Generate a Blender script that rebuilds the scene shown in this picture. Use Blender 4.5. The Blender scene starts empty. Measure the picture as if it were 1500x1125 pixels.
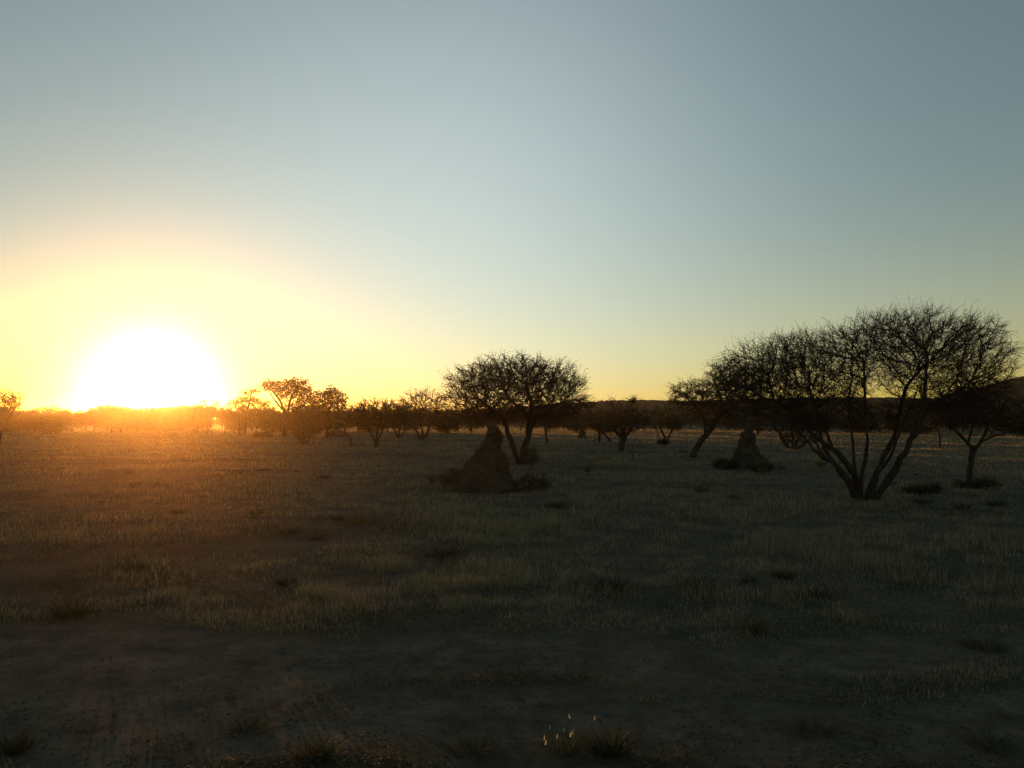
import bpy, math, random
import numpy as np
from mathutils import Vector, noise as mnoise

# ------------------------------------------------------------------ basics
S = bpy.context.scene
COL = S.collection
R = math.radians
FPX, HOR, CAMH = 1150.0, 612.0, 2.0          # focal length and horizon row, photo pixels (1500 x 1125)
PITCH = math.atan((HOR - 562.5) / FPX)

def ray(x, y):
    cx, cy = (x - 750) / FPX, (562.5 - y) / FPX
    c, s = math.cos(PITCH), math.sin(PITCH)
    return Vector((cx, c - s * cy, s + c * cy)).normalized()

_T = np.random.RandomState(11).rand(256, 256)
def vnoise(x, y):
    x = np.asarray(x, float); y = np.asarray(y, float)
    xi = np.floor(x).astype(int); yi = np.floor(y).astype(int)
    fx = x - xi; fy = y - yi
    fx = fx * fx * (3 - 2 * fx); fy = fy * fy * (3 - 2 * fy)
    a = _T[xi % 256, yi % 256]; b = _T[(xi + 1) % 256, yi % 256]
    c = _T[xi % 256, (yi + 1) % 256]; d = _T[(xi + 1) % 256, (yi + 1) % 256]
    return (a * (1 - fx) + b * fx) * (1 - fy) + (c * (1 - fx) + d * fx) * fy
def fbm(x, y, o=4):
    t = 0; a = 1; n = 0
    for k in range(o):
        t = t + a * vnoise(np.asarray(x) * 2 ** k + 17.3 * k, np.asarray(y) * 2 ** k + 5.1 * k); n += a; a *= .5
    return t / n
def sstep(a, b, x):
    t = np.clip((np.asarray(x, float) - a) / (b - a), 0, 1); return t * t * (3 - 2 * t)

def rut_mask(x, y):
    """1 on bare track soil, 0 in grass (the two-track road crosses the view)."""
    w = (fbm(np.asarray(x) * .45 + 40, np.asarray(y) * .9, 4) - .5) * 1.5
    yy = y + w + .012 * np.asarray(x)
    far = sstep(6.15, 6.45, yy) * (1 - sstep(7.35, 7.75, yy))
    near = sstep(4.75, 5.0, yy) * (1 - sstep(5.75, 6.0, yy))
    strip = sstep(5.6, 5.9, yy) * (1 - sstep(6.3, 6.6, yy)) * (1 - sstep(-2.0, .6, np.asarray(x) + 1.5 * w))
    return np.clip(far + near + strip, 0, 1)

def gh(x, y):
    """terrain height"""
    x = np.asarray(x, float); y = np.asarray(y, float)
    d = np.hypot(x, y)
    h = (fbm(x / 9 + 3, y / 9 + 8, 3) - .5) * .16 + (fbm(x / 1.3, y / 1.3, 3) - .5) * .05
    h = h * sstep(5, 16, d)+ (fbm(x / .35, y / .35, 2) - .5) * .016
    h = h - .018 * rut_mask(x, y)
    return h * (1 - .6 * sstep(60, 200, d))

def spot(x, y):
    """ground point seen at photo pixel x, y"""
    d = ray(x, y); t = CAMH / -d.z
    X, Y = d.x * t, d.y * t
    return Vector((X, Y, float(gh(X, Y))))

def tag(o, label=None, cat=None, group=None, kind=None):
    if label: o['label'] = label
    if cat: o['category'] = cat
    if group: o['group'] = group
    if kind: o['kind'] = kind
    return o
def empty(name, loc, rz=0):
    o = bpy.data.objects.new(name, None); COL.objects.link(o)
    o.empty_display_size = .2; o.location = loc; o.rotation_euler = (0, 0, rz)
    return o
def link(name, me, parent=None, loc=None):
    o = bpy.data.objects.new(name, me); COL.objects.link(o)
    if parent: o.parent = parent
    if loc is not None: o.location = loc
    return o
def mesh_np(name, V, quads=None, tris=None, mats=(), mq=None, mt=None, smooth=False):
    """mesh from numpy arrays"""
    me = bpy.data.meshes.new(name)
    V = np.asarray(V, np.float32).reshape(-1, 3)
    q = np.zeros((0, 4), np.int32) if quads is None else np.asarray(quads, np.int32).reshape(-1, 4)
    t = np.zeros((0, 3), np.int32) if tris is None else np.asarray(tris, np.int32).reshape(-1, 3)
    me.vertices.add(len(V)); me.vertices.foreach_set('co', V.ravel())
    nl = q.size + t.size
    me.loops.add(nl); me.loops.foreach_set('vertex_index', np.concatenate([q.ravel(), t.ravel()]))
    me.polygons.add(len(q) + len(t))
    st = np.concatenate([np.arange(len(q)) * 4, q.size + np.arange(len(t)) * 3]).astype(np.int32)
    me.polygons.foreach_set('loop_start', st)
    for m in mats: me.materials.append(m)
    mi = np.concatenate([np.zeros(len(q), np.int32) if mq is None else np.asarray(mq, np.int32),
                         np.zeros(len(t), np.int32) if mt is None else np.asarray(mt, np.int32)])
    me.polygons.foreach_set('material_index', mi)
    me.polygons.foreach_set('use_smooth', np.full(len(mi), smooth))
    me.update(calc_edges=True); me.validate()
    return me

# ------------------------------------------------------------------ materials
def nodes(name):
    m = bpy.data.materials.new(name); m.use_nodes = True
    nt = m.node_tree; nt.nodes.clear()
    return m, nt, nt.nodes.new('ShaderNodeOutputMaterial')
def N(nt, t, **kw):
    n = nt.nodes.new(t)
    for k, v in kw.items(): setattr(n, k, v)
    return n
def ramp(nt, fac, stops):
    r = N(nt, 'ShaderNodeValToRGB'); e = r.color_ramp.elements
    while len(e) < len(stops): e.new(.5)
    for k, (p, c) in enumerate(stops): e[k].position = p; e[k].color = (*c, 1)
    nt.links.new(fac, r.inputs[0]); return r.outputs[0]
def noise_tex(nt, scale, detail=6, rough=.6, vec=None):
    n = N(nt, 'ShaderNodeTexNoise'); n.inputs['Scale'].default_value = scale
    n.inputs['Detail'].default_value = detail; n.inputs['Roughness'].default_value = rough
    if vec is None: vec = N(nt, 'ShaderNodeTexCoord').outputs['Object']
    nt.links.new(vec, n.inputs['Vector']); return n.outputs['Fac']

def bark(name, c0, c1, bump=.02, scale=14):
    m, nt, out = nodes(name)
    tc = N(nt, 'ShaderNodeTexCoord'); mp = N(nt, 'ShaderNodeMapping'); mp.inputs['Scale'].default_value = (1, 1, .25)
    nt.links.new(tc.outputs['Object'], mp.inputs[0])
    f = noise_tex(nt, scale, 8, .7, mp.outputs[0])
    b = N(nt, 'ShaderNodeBsdfPrincipled'); b.inputs['Roughness'].default_value = .9
    b.inputs['Specular IOR Level'].default_value = .15
    nt.links.new(ramp(nt, f, [(.35, c0), (.68, c1)]), b.inputs['Base Color'])
    bp = N(nt, 'ShaderNodeBump'); bp.inputs['Distance'].default_value = bump; bp.inputs['Strength'].default_value = .9
    nt.links.new(f, bp.inputs['Height']); nt.links.new(bp.outputs[0], b.inputs['Normal'])
    nt.links.new(b.outputs[0], out.inputs[0]); return m
def leafy(name, stops, trans=.35, tcol=None, rough=.7):
    """thin leaves or blades; every one its own tint, some light passes through"""
    m, nt, out = nodes(name)
    g = N(nt, 'ShaderNodeNewGeometry')
    col = ramp(nt, g.outputs['Random Per Island'], stops)
    b = N(nt, 'ShaderNodeBsdfPrincipled'); b.inputs['Roughness'].default_value = rough
    b.inputs['Specular IOR Level'].default_value = .2
    t = N(nt, 'ShaderNodeBsdfTranslucent'); mx = N(nt, 'ShaderNodeMixShader'); mx.inputs[0].default_value = trans
    nt.links.new(col, b.inputs['Base Color']); nt.links.new(col, t.inputs['Color'])
    nt.links.new(b.outputs[0], mx.inputs[1]); nt.links.new(t.outputs[0], mx.inputs[2])
    nt.links.new(mx.outputs[0], out.inputs[0]); return m

M = {}
M['bark'] = bark('rough_bark', (.018, .014, .010), (.075, .055, .038))
M['twig'] = bark('bare_twig', (.022, .017, .013), (.06, .045, .032), .004, 30)
M['leaf'] = leafy('acacia_leaf', [(0, (.018, .024, .010)), (.6, (.030, .038, .016)), (1, (.05, .05, .022))], .3)
M['dryleaf'] = leafy('dry_leaf', [(0, (.04, .028, .014)), (.6, (.06, .042, .02)), (1, (.08, .06, .03))], .3)
M['grass'] = leafy('dry_grass', [(0, (.080, .082, .044)), (.35, (.18, .168, .092)), (.75, (.28, .25, .15)), (1, (.40, .35, .22))], .4)
M['greengrass'] = leafy('dark_grass', [(0, (.026, .031, .015)), (.6, (.060, .064, .034)), (1, (.12, .11, .06))], .35)
M['seed'] = leafy('pale_seed_head', [(0, (.35, .30, .2)), (1, (.62, .56, .45))], .5)
M['strawgrass'] = leafy('straw_grass', [(0, (.05, .048, .022)), (.6, (.10, .085, .042)), (1, (.17, .14, .075))], .45)

def soil_mat(name, dark, mid, pale, scale, bump):
    m, nt, out = nodes(name)
    tc = N(nt, 'ShaderNodeTexCoord'); v = tc.outputs['Object']
    f1 = noise_tex(nt, scale, 10, .65, v); f2 = noise_tex(nt, scale * 9, 8, .7, v)
    mix = N(nt, 'ShaderNodeMath', operation='MULTIPLY_ADD')
    mix.inputs[1].default_value = .55
    h = N(nt, 'ShaderNodeMath', operation='MULTIPLY'); h.inputs[1].default_value = .45
    nt.links.new(f1, mix.inputs[0]); nt.links.new(f2, h.inputs[0]); nt.links.new(h.outputs[0], mix.inputs[2])
    b = N(nt, 'ShaderNodeBsdfPrincipled'); b.inputs['Roughness'].default_value = 1; b.inputs['Specular IOR Level'].default_value = .05
    nt.links.new(ramp(nt, mix.outputs[0], [(.34, dark), (.5, mid), (.66, pale)]), b.inputs['Base Color'])
    bp = N(nt, 'ShaderNodeBump'); bp.inputs['Distance'].default_value = bump; bp.inputs['Strength'].default_value = 1
    nt.links.new(mix.outputs[0], bp.inputs['Height']); nt.links.new(bp.outputs[0], b.inputs['Normal'])
    nt.links.new(b.outputs[0], out.inputs[0])
    return m, nt, b
M['mound'], _, _ = soil_mat('termite_earth', (.024, .022, .015), (.058, .051, .036), (.11, .097, .07), 2.6, .10)
M['hill'], _, _ = soil_mat('scrub_hillside', (.012, .013, .008), (.022, .022, .013), (.04, .036, .022), .12, .5)
M['clod'], _, _ = soil_mat('soil_clod', (.045, .038, .027), (.09, .075, .055), (.14, .115, .085), 9, .02)

def ground_mat():
    m, nt, b = soil_mat('savanna_soil', (.034, .033, .022), (.070, .062, .043), (.115, .098, .068), .9, .08)
    # bare track soil, read from the vertex layer 'bare' (where the wheels keep grass away)
    at = N(nt, 'ShaderNodeAttribute', attribute_name='bare')
    v = N(nt, 'ShaderNodeTexCoord').outputs['Object']
    f = noise_tex(nt, 2.2, 10, .75, v)
    tr = ramp(nt, f, [(.3, (.042, .037, .027)), (.5, (.096, .080, .058)), (.7, (.16, .133, .098))])
    old = b.inputs['Base Color'].links[0].from_socket
    mx = N(nt, 'ShaderNodeMix', data_type='RGBA')
    nt.links.new(at.outputs['Fac'], mx.inputs[0]); nt.links.new(old, mx.inputs[6]); nt.links.new(tr, mx.inputs[7])
    nt.links.new(mx.outputs[2], b.inputs['Base Color'])
    return m
M['ground'] = ground_mat()

# ------------------------------------------------------------------ ground
def build_ground():
    a = np.concatenate([np.linspace(-52, 52, 420), np.linspace(55, 305, 70)]) * math.pi / 180
    r = np.concatenate([[.05], np.geomspace(1.2, 40, 230), np.geomspace(41.5, 900, 70)])
    A, Rr = np.meshgrid(a, r, indexing='ij')
    X, Y = Rr * np.sin(A), Rr * np.cos(A)
    Z = gh(X, Y)
    na, nr = len(a), len(r)
    idx = np.arange(na * nr).reshape(na, nr)
    nxt = np.roll(idx, -1, 0)
    q = np.stack([idx[:, :-1], nxt[:, :-1], nxt[:, 1:], idx[:, 1:]], -1)[:, :, ::-1]
    me = mesh_np('ground', np.stack([X, Y, Z], -1), q.reshape(-1, 4), mats=[M['ground']], smooth=True)
    at = me.attributes.new('bare', 'FLOAT', 'POINT')
    at.data.foreach_set('value', rut_mask(X, Y).astype(np.float32).ravel())
    return tag(link('ground', me), kind='structure')
build_ground()

# ------------------------------------------------------------------ trees
def unit(v): return v / np.maximum(np.linalg.norm(v, axis=-1, keepdims=True), 1e-9)
def frames(t):
    ref = np.where(np.abs(t[:, 2:3]) > .9, np.array([[1., 0, 0]]), np.array([[0, 0, 1.]]))
    u = unit(np.cross(t, ref)); return u, np.cross(t, u)
def prisms(A, B, ra, rb, k=3):
    """open k-sided tapered tubes between point arrays A and B"""
    t = unit(B - A); u, w = frames(t)
    ang = np.arange(k) * 2 * math.pi / k
    off = u[:, None, :] * np.cos(ang)[None, :, None] + w[:, None, :] * np.sin(ang)[None, :, None]
    V = np.concatenate([A[:, None] + off * ra[:, None, None], B[:, None] + off * rb[:, None, None]], 1)
    n = len(A); b = (np.arange(n) * 2 * k)[:, None]; i = np.arange(k)[None]; j = (np.arange(k) + 1)[None] % k
    q = np.stack([b + i, b + j, b + k + j, b + k + i], -1)
    return V.reshape(-1, 3), q.reshape(-1, 4)
class Acc:
    def __init__(s): s.V = []; s.Q = []; s.m = []; s.n = 0
    def add(s, V, q, m=0):
        V = np.asarray(V).reshape(-1, 3); q = np.asarray(q).reshape(-1, 4)
        s.V.append(V); s.Q.append(q + s.n); s.m.append(np.full(len(q), m)); s.n += len(V)
    def mesh(s, name, mats, smooth=False):
        return mesh_np(name, np.concatenate(s.V), np.concatenate(s.Q), mats=mats, mq=np.concatenate(s.m), smooth=smooth)
def sweep(P, rad, k=9, rough=.12, seed=0, flare=0.):
    """one gnarled limb along the points P"""
    rng = np.random.RandomState(seed)
    P = np.asarray(P, float); n = len(P)
    t = unit(np.gradient(P, axis=0)); V = []
    ph = rng.rand(4) * 6
    for i in range(n):
        ref = np.array([0, 1., 0]) if abs(t[i, 1]) < .9 else np.array([1., 0, 0])
        u = np.cross(t[i], ref); u /= np.linalg.norm(u); w = np.cross(t[i], u)
        for j in range(k):
            a = j * 2 * math.pi / k
            rr = rad[i] * (1 + rough * (math.sin(3 * a + ph[0] + i * .25) * .5 + math.sin(2 * a + ph[1] - i * .4) * .5 + rng.randn() * .35))
            V.append(P[i] + rr * (u * math.cos(a) + w * math.sin(a)))
    q = [(i * k + j, i * k + (j + 1) % k, (i + 1) * k + (j + 1) % k, (i + 1) * k + j) for i in range(n - 1) for j in range(k)]
    return np.array(V), np.array(q)
def leaves(P, size, rng, flat=0.):
    n = len(P)
    d1 = unit(rng.randn(n, 3)); d2 = unit(np.cross(d1, rng.randn(n, 3)))
    s = size * (.6 + .8 * rng.rand(n, 1))
    V = np.stack([P - d1 * s, P - d2 * s * .55, P + d1 * s, P + d2 * s * .55], 1)
    if flat: V[:, :, 2] = P[:, None, 2] + (V[:, :, 2] - P[:, None, 2]) * (1 - flat)
    return V.reshape(-1, 3), np.arange(4 * n).reshape(n, 4)

def smooth_line(P, n, rng, wob):
    """resample a polyline to n points along a smooth curve, with a little wander"""
    P = np.asarray(P, float); k = len(P)
    t = np.linspace(0, k - 1, n); i = np.clip(t.astype(int), 0, k - 2); f = (t - i)[:, None]
    p0 = P[np.maximum(i - 1, 0)]; p1 = P[i]; p2 = P[i + 1]; p3 = P[np.minimum(i + 2, k - 1)]
    L = .5 * (2 * p1 + (p2 - p0) * f + (2 * p0 - 5 * p1 + 4 * p2 - p3) * f * f + (3 * p1 - p0 - 3 * p2 + p3) * f ** 3)
    j = np.cumsum(rng.randn(n, 3), 0) * wob; j -= np.linspace(0, 1, n)[:, None] * j[-1]; j[0] = 0
    return L + j

def colonize(att, pos, par, step, dk, iters, rng, up=.12, di=1e9, jit=.22):
    pos = list(pos); par = list(par)
    P = np.array(pos)
    D = np.linalg.norm(att[:, None] - P[None], axis=2); ni = D.argmin(1); nd = D.min(1)
    for it in range(iters):
        keep = nd > dk
        att, ni, nd = att[keep], ni[keep], nd[keep]
        if len(att) == 0: break
        act = nd < di
        if not act.any(): break
        P = np.array(pos); acc = np.zeros_like(P); cnt = np.zeros(len(P))
        d = unit(att[act] - P[ni[act]])
        np.add.at(acc, ni[act], d); np.add.at(cnt, ni[act], 1)
        g = np.nonzero(cnt)[0]
        v = unit(unit(acc[g]) + np.array([0, 0, up]) + rng.randn(len(g), 3) * jit)
        new = P[g] + v * step
        b = len(pos); pos += list(new); par += list(g)
        Dn = np.linalg.norm(att[:, None] - new[None], axis=2); k = Dn.argmin(1); m = Dn[np.arange(len(att)), k]
        better = m < nd
        ni = np.where(better, b + k, ni); nd = np.where(better, m, nd)
    return np.array(pos), np.array(par)

def make_tree(name, stems, lobes, natt, step, dk, tip, seed, twigs=2, twiglen=.3, leaf=0, leafsize=.04,
              leafmat='leaf', shell=.45, up=.12, stem_parts='trunk', twig_up=.35, rough=.14, gam=2.9, droop=0., jit=.22, twig_r=None, start=.55):
    """stems: [(points, r0, r1)] in metres from the base; lobes: [(centre, radii, weight)]. Returns list of (part name, mesh)."""
    rng = np.random.RandomState(seed)
    # attractors
    A = []; wsum = sum(l[2] for l in lobes)
    for c, r, w in lobes:
        n = int(natt * w / wsum)
        d = unit(rng.randn(n * 3, 3)); rad = rng.rand(n * 3) ** shell
        p = d * rad[:, None]
        p = p[p[:, 2] > -.75][:n]
        A.append(np.array(c) + p * np.array(r))
    A = np.concatenate(A)
    # fixed stems
    pos = [np.zeros(3)]; par = [-1]; lines = []; tips = []
    for s_i, st in enumerate(stems):
        pts, r0, r1 = st[:3]
        L = smooth_line(pts, max(5, int(len(pts) * 5)), rng, .006 * max(1, r0 / .05))
        lines.append((L, np.linspace(r0, r1, len(L)) ** 1.0))
        half = int(len(L) * (start if len(st) < 4 else st[3]))
        prev = 0
        for i in range(1, len(L)):
            pos.append(L[i]); par.append(prev); prev = len(pos) - 1
        tips.append(list(range(prev - (len(L) - half) + 1, prev + 1)))
    ns = len(pos)
    srt = [t for tt in tips for t in tt]
    sp = np.array(pos)[srt]
    P, PR = colonize(A, sp, [-1] * len(sp), step, dk, 70, rng, up, jit=jit)
    nb = len(sp)
    # radii by the pipe model, tip to base
    n = len(P); w = np.zeros(n); kids = np.zeros(n, int)
    for i in range(n - 1, nb - 1, -1):
        if kids[i] == 0: w[i] = tip ** gam
        w[PR[i]] += w[i]; kids[PR[i]] += 1
    rad = np.maximum(w, tip ** gam) ** (1 / gam)
    e = np.arange(nb, n); pr = PR[e]
    # limit of a limb's start: the stem it leaves
    srad = np.concatenate([l[1][len(l[0]) - len(t):] for l, t in zip(lines, tips)])
    lim = np.concatenate([srad, np.full(n - nb, 9.)])
    for i in e: lim[i] = min(lim[i], max(lim[PR[i]] * .93, tip)); rad[i] = min(rad[i], lim[i])
    rad[:nb] = srad
    ra = np.minimum(rad[pr], rad[e] * 1.18)
    acc = Acc()
    V, q = prisms(P[pr], P[e] + (P[e] - P[pr]) * .06, ra, rad[e], 4); acc.add(V, q, 0)
    # twigs
    ctr = A.mean(0)
    thin = e[rad[e] < tip * 3.2]
    leafpts = [P[thin]]
    tr = twig_r or tip * .8
    if twigs and len(thin):
        b = np.repeat(thin, twigs); m = len(b)
        grow = unit(P[b] - P[np.maximum(PR[b], 0)])
        out = unit((P[b] - ctr) * np.array([1, 1, .6]))
        d = unit(grow * .7 + out * .45 + np.array([0, 0, twig_up]) + rng.randn(m, 3) * .55)
        ln = twiglen * (.35 + rng.rand(m) ** 1.5 * 1.0)
        p0 = P[b]; r0 = np.full(m, tr)
        for k in range(3):
            p1 = p0 + d * (ln / 3)[:, None]
            V, q = prisms(p0, p1, r0, r0 * .78, 3); acc.add(V, q, 0)
            leafpts.append(p1)
            if k == 1:                                          # side spur
                ds = unit(d + rng.randn(m, 3) * .9)
                V, q = prisms(p0, p0 + ds * (ln * .38)[:, None], r0 * .85, r0 * .5, 3); acc.add(V, q, 0)
                leafpts.append(p0 + ds * (ln * .38)[:, None])
            d = unit(d + rng.randn(m, 3) * .38 - np.array([0, 0, droop])); p0 = p1; r0 = r0 * .78
    mats = [M['twig'], M[leafmat]]
    if leaf:
        LP = np.concatenate(leafpts)
        LP = LP[rng.randint(0, len(LP), leaf)] + rng.randn(leaf, 3) * leafsize * 1.2
        V, q = leaves(LP, leafsize, rng, .3); acc.add(V, q, 1)
    out = []
    if stem_parts == 'trunk':
        t = Acc()
        for k, (L, r) in enumerate(lines):
            t.add(*sweep(L, r, 8, rough, seed + k))
        out.append(('trunk', t.mesh(name + '_trunk', [M['bark']], True)))
    else:
        for k, (L, r) in enumerate(lines):
            t = Acc(); t.add(*sweep(L, r, 10, rough, seed + k)); out.append((stem_parts, t.mesh(name + '_' + stem_parts, [M['bark']], True)))
    out.append(('crown', acc.mesh(name + '_crown', mats)))
    return out

def px_tree(name, base, stems, lobes, seed, label, cat='tree', group=None, depth=None, dist=None, **kw):
    """a tree given in photo pixels at its own real distance: local metres = pixels / (FPX / distance)"""
    b = spot(*base)
    s = FPX / b.y
    rng = np.random.RandomState(seed + 99)
    def loc(p, y=0.): return ((p[0] - base[0]) / s, y, (base[1] - p[1]) / s)
    st = []
    for sm in stems:
        pts, r0, r1 = sm[:3]
        yk = sm[3] if len(sm) > 3 else rng.uniform(-.5, .5)
        L = [loc(p) for p in pts]; H = L[-1][2]
        y0 = 0.
        if L[0][2] > .12 and st:        # a fork starts on the limb it leaves
            cand = [(math.hypot(a[0] + (c[0] - a[0]) * f - L[0][0], a[2] + (c[2] - a[2]) * f - L[0][2]), a[1] + (c[1] - a[1]) * f)
                    for o in st for a, c in zip(o[0], o[0][1:]) for f in (0, .25, .5, .75, 1)]
            y0 = min(cand)[1]
        L = [(p[0], y0 + yk * max(p[2] - max(L[0][2], 0), 0), p[2]) for p in L]
        st.append((L, r0 / s, r1 / s, sm[4]) if len(sm) > 4 else (L, r0 / s, r1 / s))
    lb = []
    for l in lobes:
        cx, cy, rx, ry = l[:4]
        w = l[4] if len(l) > 4 else rx * ry
        yo = l[5] if len(l) > 5 else 0
        ryy = rx * .85 if len(l) < 7 else l[6]
        lb.append((loc((cx, cy), yo), (rx / s, ryy / s, ry / s), w))
    root = empty(name, b)
    tag(root, label, cat, group)
    for nm, me in make_tree(name, st, lb, seed=seed, **kw):
        link(nm, me, root)
    return root

def copy_tree(o, loc, rz, sc, label=None, group=None):
    r = o.copy(); COL.objects.link(r); r.location = loc; r.rotation_euler = (0, 0, rz); r.scale = sc
    if label: r['label'] = label
    if group: r['group'] = group
    for ch in o.children:
        c = ch.copy(); COL.objects.link(c); c.parent = r
    return r

# --- the big bare acacia on the right
px_tree('acacia_tree', (1263, 730),
    [([(1252, 732), (1247, 722), (1239, 707), (1225, 688), (1218, 679), (1204, 672), (1193, 667), (1183, 657), (1174, 646), (1150, 622)], 4.4, 1.2, -.4),
     ([(1204, 673), (1195, 660), (1190, 648), (1180, 628), (1160, 600)], 2.2, 1.0, .3, .3),
     ([(1258, 732), (1256, 706), (1249, 691), (1238, 673), (1225, 659), (1212, 650), (1196, 637), (1172, 614), (1140, 584)], 5.6, 1.7, .1),
     ([(1255, 732), (1249, 706), (1231, 684), (1218, 668), (1206, 648), (1196, 620), (1186, 590)], 4.6, 1.5, -.15),
     ([(1228, 662), (1223, 645), (1221, 628), (1214, 604), (1210, 570)], 2.6, 1.1, .5, .3),
     ([(1260, 732), (1256, 704), (1258, 680), (1258, 660), (1256, 640), (1250, 606), (1244, 566), (1236, 530)], 3.6, 1.2, -.35),
     ([(1263, 732), (1262, 706), (1263, 686), (1266, 662), (1267, 638), (1270, 604), (1280, 566)], 3.4, 1.2, .45),
     ([(1267, 732), (1270, 714), (1274, 697), (1284, 679), (1289, 660), (1291, 640), (1296, 608), (1302, 576)], 3.0, 1.1, -.55),
     ([(1272, 733), (1279, 717), (1289, 693), (1300, 669), (1309, 652), (1319, 636), (1330, 604), (1344, 566), (1372, 534)], 5.6, 1.9, .15),
     ([(1276, 733), (1287, 719), (1301, 698), (1314, 673), (1322, 654), (1328, 634), (1334, 596), (1334, 556), (1328, 520)], 6.2, 1.7, -.3),
     ([(1326, 640), (1348, 606), (1384, 582), (1420, 566)], 3.6, 1.4, .35, .3)],
    [(1118, 548, 74, 42, 1.1), (1180, 530, 92, 46, 1.5), (1255, 520, 66, 50, .9), (1340, 508, 98, 54, 1.8), (1418, 520, 72, 60, 1.5),
     (1300, 490, 60, 32, .5), (1440, 564, 46, 32, .6), (1100, 568, 50, 28, .6), (1165, 576, 84, 34, 1.1), (1225, 564, 52, 34, .5), (1310, 548, 46, 34, .35), (1385, 566, 80, 30, .8),
     (1150, 602, 50, 18, .6), (1192, 616, 40, 15, .35), (1392, 592, 60, 20, .5), (1240, 592, 40, 16, .22), (1305, 600, 30, 14, .15)],
    seed=4, label='largest bare acacia with many splayed stems and wide twiggy crown, at right', natt=6500, step=.10, dk=.12,
    tip=.006, twigs=3, twiglen=.42, shell=.5, up=.10, start=.38, stem_parts='stem', twig_up=.35, leaf=5000, leafsize=.018, leafmat='dryleaf')

# --- the acacia standing behind the first termite mound
px_tree('acacia_tree', (764, 679),
    [([(762, 681), (755, 664), (747, 642), (740, 624), (728, 604), (706, 590)], 4.4, 2.6, .2),
     ([(766, 681), (768, 660), (774, 634), (775, 612), (776, 590), (770, 566)], 5.2, 3.0, -.2),
     ([(774, 640), (782, 622), (800, 604), (826, 588)], 3, 1.6, .2, .3),
     ([(776, 610), (752, 590), (736, 570)], 2.6, 1.4, -.3, .3)],
    [(756, 570, 105, 42, 3), (720, 556, 62, 28, 1), (800, 560, 60, 34, 1), (750, 545, 56, 26, .8), (692, 588, 46, 20, .6), (834, 594, 40, 16, .6),
     (720, 606, 50, 22, .9), (800, 606, 44, 20, .7)],
    seed=8, label='umbrella shaped acacia with forked trunk standing just behind the larger termite mound', natt=3200, step=.16, dk=.2,
    tip=.010, twigs=3, twiglen=.52, leaf=22000, leafsize=.035, shell=.5, up=.06)

# --- leaning acacia beyond the second mound
px_tree('leaning_acacia_tree', (1012, 670),
    [([(1012, 672), (1020, 660), (1030, 645), (1038, 632), (1056, 612), (1080, 594)], 5.5, 3, .1),
     ([(1036, 636), (1034, 614), (1024, 594)], 2.6, 1.4, .3, .3),
     ([(1050, 616), (1056, 592), (1050, 568)], 2.8, 1.4, -.3, .3)],
    [(1050, 582, 74, 30, 2), (1080, 560, 52, 34, 1.3), (1020, 580, 44, 22, .8), (1060, 600, 60, 22, 1)],
    seed=21, label='acacia with thick leaning trunk, left of the conical termite mound', natt=1900, step=.19, dk=.23, tip=.011, twigs=3, twiglen=.5,
    leaf=9000, leafsize=.04, up=.04)
# --- tree at the right edge
px_tree('acacia_tree', (1421, 709),
    [([(1421, 711), (1422, 690), (1424, 668), (1425, 654)], 4.6, 3.8, 0, .95),
     ([(1425, 657), (1414, 642), (1404, 630), (1390, 618)], 2.6, 1.4, .3, .4),
     ([(1424, 664), (1434, 648), (1440, 634), (1446, 614)], 3.2, 1.6, -.2, .4),
     ([(1438, 646), (1456, 638), (1474, 634), (1490, 622)], 2, 1.1, .3, .4),
     ([(1421, 648), (1422, 632), (1424, 612)], 2, 1.2, -.4, .3)],
    [(1430, 600, 72, 28, 2), (1400, 610, 46, 20, .8), (1460, 606, 44, 24, 1), (1430, 586, 50, 18, .7)],
    seed=33, label='small acacia with single thin forking trunk, rightmost tree in front of the hill', natt=1300, step=.13, dk=.16, tip=.009, twigs=2,
    twiglen=.3, leaf=6500, leafsize=.03, up=.03)
# --- short thick tree in the gap
px_tree('thorn_tree', (912, 660),
    [([(911, 662), (912, 648), (914, 636), (910, 622)], 5, 3.6, 0),
     ([(913, 642), (924, 630), (934, 616)], 3, 1.6, .3, .4), ([(912, 640), (900, 628), (890, 614)], 3, 1.6, -.3, .4)],
    [(910, 618, 38, 22, 2), (896, 624, 28, 16, .8), (926, 614, 28, 20, .8), (900, 600, 16, 14, .25), (925, 598, 12, 12, .2)],
    seed=41, label='low round thorn tree with short thick trunk, in the open gap between the acacias', natt=900, step=.17, dk=.2, tip=.011, twigs=2,
    twiglen=.55, leaf=4500, leafsize=.045, up=.05, twig_up=.6)
px_tree('thorn_tree', (878, 649),
    [([(878, 650), (878, 640), (876, 628)], 2.2, 1.6, 0), ([(894, 648), (890, 640), (880, 632), (872, 624)], 2, 1.3, .2)],
    [(878, 618, 26, 16, 2), (866, 622, 18, 12, .6)],
    seed=43, label='small two stemmed thorn tree directly left of the low round one', natt=420, step=.2, dk=.26, tip=.014, twigs=2, twiglen=.5, leaf=2600, leafsize=.06)
px_tree('thorn_tree', (976, 649),
    [([(976, 651), (974, 640), (968, 628), (962, 616)], 1.8, 1.1, .2), ([(976, 651), (980, 640), (986, 626)], 1.6, 1, -.2), ([(975, 651), (966, 642), (964, 632)], 1.2, .8, .3)],
    [(972, 614, 30, 20, 2), (960, 620, 20, 14, .6), (990, 616, 20, 16, .7)],
    seed=47, label='spindly multi stemmed thorn tree, left of the leaning acacia', natt=520, step=.2, dk=.26, tip=.013, twigs=2, twiglen=.5, leaf=2600, leafsize=.055)
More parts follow.
